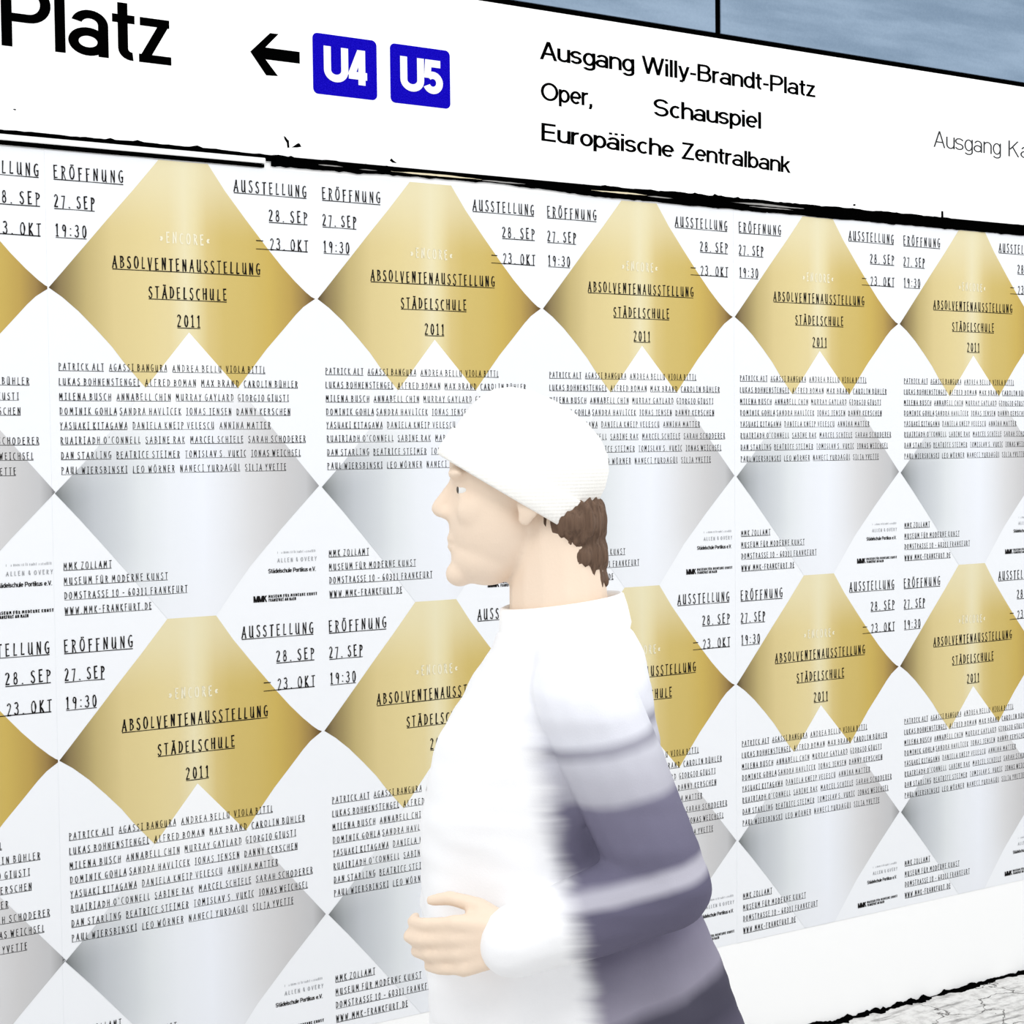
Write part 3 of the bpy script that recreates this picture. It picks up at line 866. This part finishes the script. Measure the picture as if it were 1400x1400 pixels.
# hair at the nape -----------------------------------------------------
hair_m = mat('hair', rgb(92, 70, 56), rough=0.65, spec=0.2)
g = NT(hair_m)
tc = g.nt.nodes.new('ShaderNodeTexCoord')
mp = g.nt.nodes.new('ShaderNodeMapping'); mp.inputs['Scale'].default_value = (240, 240, 18)
g.link(tc.outputs['Object'], mp.inputs[0])
hn = g.noise(mp.outputs[0], 1.0, 3)
g.link(g.mix(hn, rgb(62, 46, 36), rgb(128, 102, 84)), g.p.inputs['Base Color'])
g.bump(hn, 0.6, 0.004)
bm = bmesh.new()
ellipsoid(bm, (0.014, 0, 1.495), (0.056, 0.072, 0.050))
ellipsoid(bm, (0.030, 0, 1.448), (0.040, 0.058, 0.040))
ellipsoid(bm, (0.036, 0, 1.415), (0.034, 0.045, 0.024))
def hairshape(v):
    k = 0.0022 * math.sin(v.y * 420 + 14 * v.x) + 0.0014 * math.sin(v.x * 610 + v.z * 30)
    d = (v - Vector((0.0, 0, 1.47))).normalized()
    return v + d * k
remesh('hair', bm, 0.004, 3, hair_m, pr, hairshape)

# white cap -------------------------------------------------------------
cap_m = mat('cap_knit', rgb(255, 253, 248, 0.99), rough=0.85, spec=0.05)
g = NT(cap_m)
X, Y, Z = g.xyz()
at = g.math('ARCTAN2', Y, g.math('ADD', X, 0.05))
rib = g.math('SINE', g.math('MULTIPLY', at, 90.0))
row = g.math('SINE', g.math('MULTIPLY', Z, 1300.0))
g.bump(g.math('ADD', rib, g.math('MULTIPLY', row, 0.5)), 0.22, 0.0015)
tilt = math.radians(31)                                  # low at the nape, high at the brow
CM = Matrix.Translation((-0.048, 0, 1.562)) @ Matrix.Rotation(tilt, 4, 'Y')
def cap_profile(prof, name, thick, seg=72):
    vv, ff = [], []
    for (rad, h) in prof:
        for k in range(seg):
            t = 2 * math.pi * k / seg
            slouch = 1 + 0.012 * math.sin(3 * t + h * 40) + 0.008 * math.sin(7 * t)
            p = CM @ Vector((rad * 1.15 * math.cos(t) * slouch, rad * 0.90 * math.sin(t) * slouch, h))
            vv.append(p)
    n = len(prof)
    for i in range(n - 1):
        for k in range(seg):
            ff.append((i * seg + k, (i + 1) * seg + k, (i + 1) * seg + (k + 1) % seg, i * seg + (k + 1) % seg))
    o = mesh_obj(name, vv, ff, cap_m, pr, smooth=True)
    so = o.modifiers.new('thickness', 'SOLIDIFY'); so.thickness = thick; so.offset = 1
    return o
crown = [(0.0935, -0.030), (0.0955, -0.005), (0.0962, 0.020), (0.0945, 0.042), (0.0890, 0.063), (0.0790, 0.081), (0.0620, 0.0955), (0.0400, 0.1045), (0.0150, 0.1085), (0.0015, 0.1090)]
cap_profile(crown, 'cap', 0.004)
brim = [(0.0965, -0.036), (0.0990, -0.033), (0.1000, -0.022), (0.1000, -0.006), (0.0995, 0.004), (0.0985, 0.007), (0.0965, 0.006)]
cap_profile(brim, 'cap_brim', 0.003)

# coat -------------------------------------------------------------------
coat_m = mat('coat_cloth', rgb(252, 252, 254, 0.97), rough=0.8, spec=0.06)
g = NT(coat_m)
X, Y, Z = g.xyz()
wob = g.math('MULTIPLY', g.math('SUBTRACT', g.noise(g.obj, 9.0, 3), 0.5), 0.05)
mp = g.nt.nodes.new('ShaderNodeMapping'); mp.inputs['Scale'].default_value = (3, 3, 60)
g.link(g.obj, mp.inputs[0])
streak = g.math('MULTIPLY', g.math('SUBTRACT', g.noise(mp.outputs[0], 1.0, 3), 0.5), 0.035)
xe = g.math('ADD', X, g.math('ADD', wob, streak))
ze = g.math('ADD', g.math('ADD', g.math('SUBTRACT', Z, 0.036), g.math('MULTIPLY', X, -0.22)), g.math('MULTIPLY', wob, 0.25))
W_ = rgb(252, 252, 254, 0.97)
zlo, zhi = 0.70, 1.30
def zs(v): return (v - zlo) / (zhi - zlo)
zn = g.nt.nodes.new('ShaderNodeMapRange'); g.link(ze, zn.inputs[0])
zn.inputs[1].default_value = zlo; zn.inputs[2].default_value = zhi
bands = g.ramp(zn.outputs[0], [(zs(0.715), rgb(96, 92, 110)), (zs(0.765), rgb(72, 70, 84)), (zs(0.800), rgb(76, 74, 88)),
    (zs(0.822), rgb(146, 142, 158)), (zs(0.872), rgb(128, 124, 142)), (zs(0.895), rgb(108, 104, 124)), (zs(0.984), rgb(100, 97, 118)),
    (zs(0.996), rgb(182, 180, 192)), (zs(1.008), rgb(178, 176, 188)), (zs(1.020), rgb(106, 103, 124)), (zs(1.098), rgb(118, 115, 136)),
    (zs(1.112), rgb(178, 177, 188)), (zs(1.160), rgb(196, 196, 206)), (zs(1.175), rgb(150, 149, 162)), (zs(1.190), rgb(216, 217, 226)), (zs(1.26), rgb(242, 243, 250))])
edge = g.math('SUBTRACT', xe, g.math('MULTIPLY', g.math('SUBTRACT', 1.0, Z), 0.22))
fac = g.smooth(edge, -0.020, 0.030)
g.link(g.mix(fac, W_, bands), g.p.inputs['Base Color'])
g.bump(g.noise(g.obj, 420.0, 2), 0.12, 0.002)
def folds(v):
    t = math.atan2(v.y, v.x - 0.02)
    k = max(0.0, min(1.0, (1.30 - v.z) / 0.5))
    d = Vector((v.x - 0.02, v.y, 0)).normalized()
    a = 0.007 * k * (math.sin(6 * t + 5 * v.z) + 0.6 * math.sin(11 * t - 9 * v.z + 1))
    a += 0.004 * noise.noise(v * 14.0) + 0.003 * noise.noise(Vector((v.x * 10, v.y * 10, v.z * 45)))
    return v + d * a
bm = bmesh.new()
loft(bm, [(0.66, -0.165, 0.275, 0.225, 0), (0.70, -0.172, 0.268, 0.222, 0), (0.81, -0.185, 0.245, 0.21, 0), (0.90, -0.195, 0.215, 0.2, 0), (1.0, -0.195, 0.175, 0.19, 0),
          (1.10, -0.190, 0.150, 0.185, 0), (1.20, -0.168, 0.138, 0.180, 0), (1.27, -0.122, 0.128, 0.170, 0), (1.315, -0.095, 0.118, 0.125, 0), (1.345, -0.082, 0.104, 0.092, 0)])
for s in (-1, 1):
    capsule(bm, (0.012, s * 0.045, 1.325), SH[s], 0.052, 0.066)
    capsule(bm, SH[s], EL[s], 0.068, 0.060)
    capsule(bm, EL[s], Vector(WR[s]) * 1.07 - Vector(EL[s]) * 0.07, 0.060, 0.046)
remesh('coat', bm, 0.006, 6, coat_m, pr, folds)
collar_m = mat('collar_cloth', rgb(254, 254, 255, 0.98), rough=0.8, spec=0.06)
vv, ff = [], []
seg = 56
for rad, z_, dx in [(0.083, 1.325, 0.010), (0.087, 1.345, 0.010), (0.084, 1.368, 0.008), (0.081, 1.384, 0.006), (0.077, 1.386, 0.006), (0.074, 1.378, 0.006), (0.074, 1.34, 0.008)]:
    for k in range(seg):
        t = 2 * math.pi * k / seg
        vv.append((dx + rad * 1.06 * math.cos(t), rad * 0.94 * math.sin(t), z_ + 0.010 * math.cos(t)))
for i in range(6):
    for k in range(seg):
        ff.append((i * seg + k, i * seg + (k + 1) % seg, (i + 1) * seg + (k + 1) % seg, (i + 1) * seg + k))
mesh_obj('collar', vv, ff, collar_m, pr, smooth=True)

# trousers and shoes -------------------------------------------------------
tro_m = mat('trouser_cloth', rgb(58, 57, 68), rough=0.85, spec=0.05, bump=0.15, bscale=200)
bm = bmesh.new()
ellipsoid(bm, (0.015, 0, 0.86), (0.125, 0.172, 0.115))
for s in (-1, 1):
    capsule(bm, HP[s], KN[s], 0.096, 0.072)
    a_ = Vector(AN[s]); k_ = Vector(KN[s])
    capsule(bm, k_, a_ + (k_ - a_) * 0.08, 0.070, 0.058)
def tfold(v):
    return v + Vector((1, 0.4, 0)) * 0.004 * noise.noise(Vector((v.x * 9, v.y * 9, v.z * 30)))
remesh('trousers', bm, 0.007, 4, tro_m, pr, tfold)
shoe_m = mat('shoe_leather', rgb(40, 38, 40), rough=0.4, spec=0.4)
sole_m = mat('shoe_sole', rgb(210, 208, 205), rough=0.7)
def shoe(an, toe):
    an, toe = Vector(an), Vector(toe)
    d = (toe - an); 
    heel = an + Vector((0.03, 0, 0)) + Vector((0, 0, -0.03))
    b3 = bmesh.new()
    capsule(b3, heel, toe, 0.040, 0.030)
    capsule(b3, an + Vector((0, 0, 0.01)), an + d * 0.45, 0.046, 0.042)
    o = remesh('shoe', b3, 0.006, 4, shoe_m, pr)
    b3 = bmesh.new()
    dn = Vector((d.z, 0, -d.x)).normalized()
    if dn.z > 0: dn = -dn
    for off in (-0.014, 0.014):
        capsule(b3, heel + dn * 0.030 + Vector((0, off, 0)), toe + dn * 0.024 + Vector((0, off, 0)), 0.018, 0.014)
    q = remesh('sole', b3, 0.005, 3, sole_m, None)
    q.parent = o
shoe((AN[-1][0], -0.085, AN[-1][2]), (0.205, -0.085, 0.044))
shoe((AN[1][0], 0.085, 0.083), (-0.425, 0.085, 0.040))
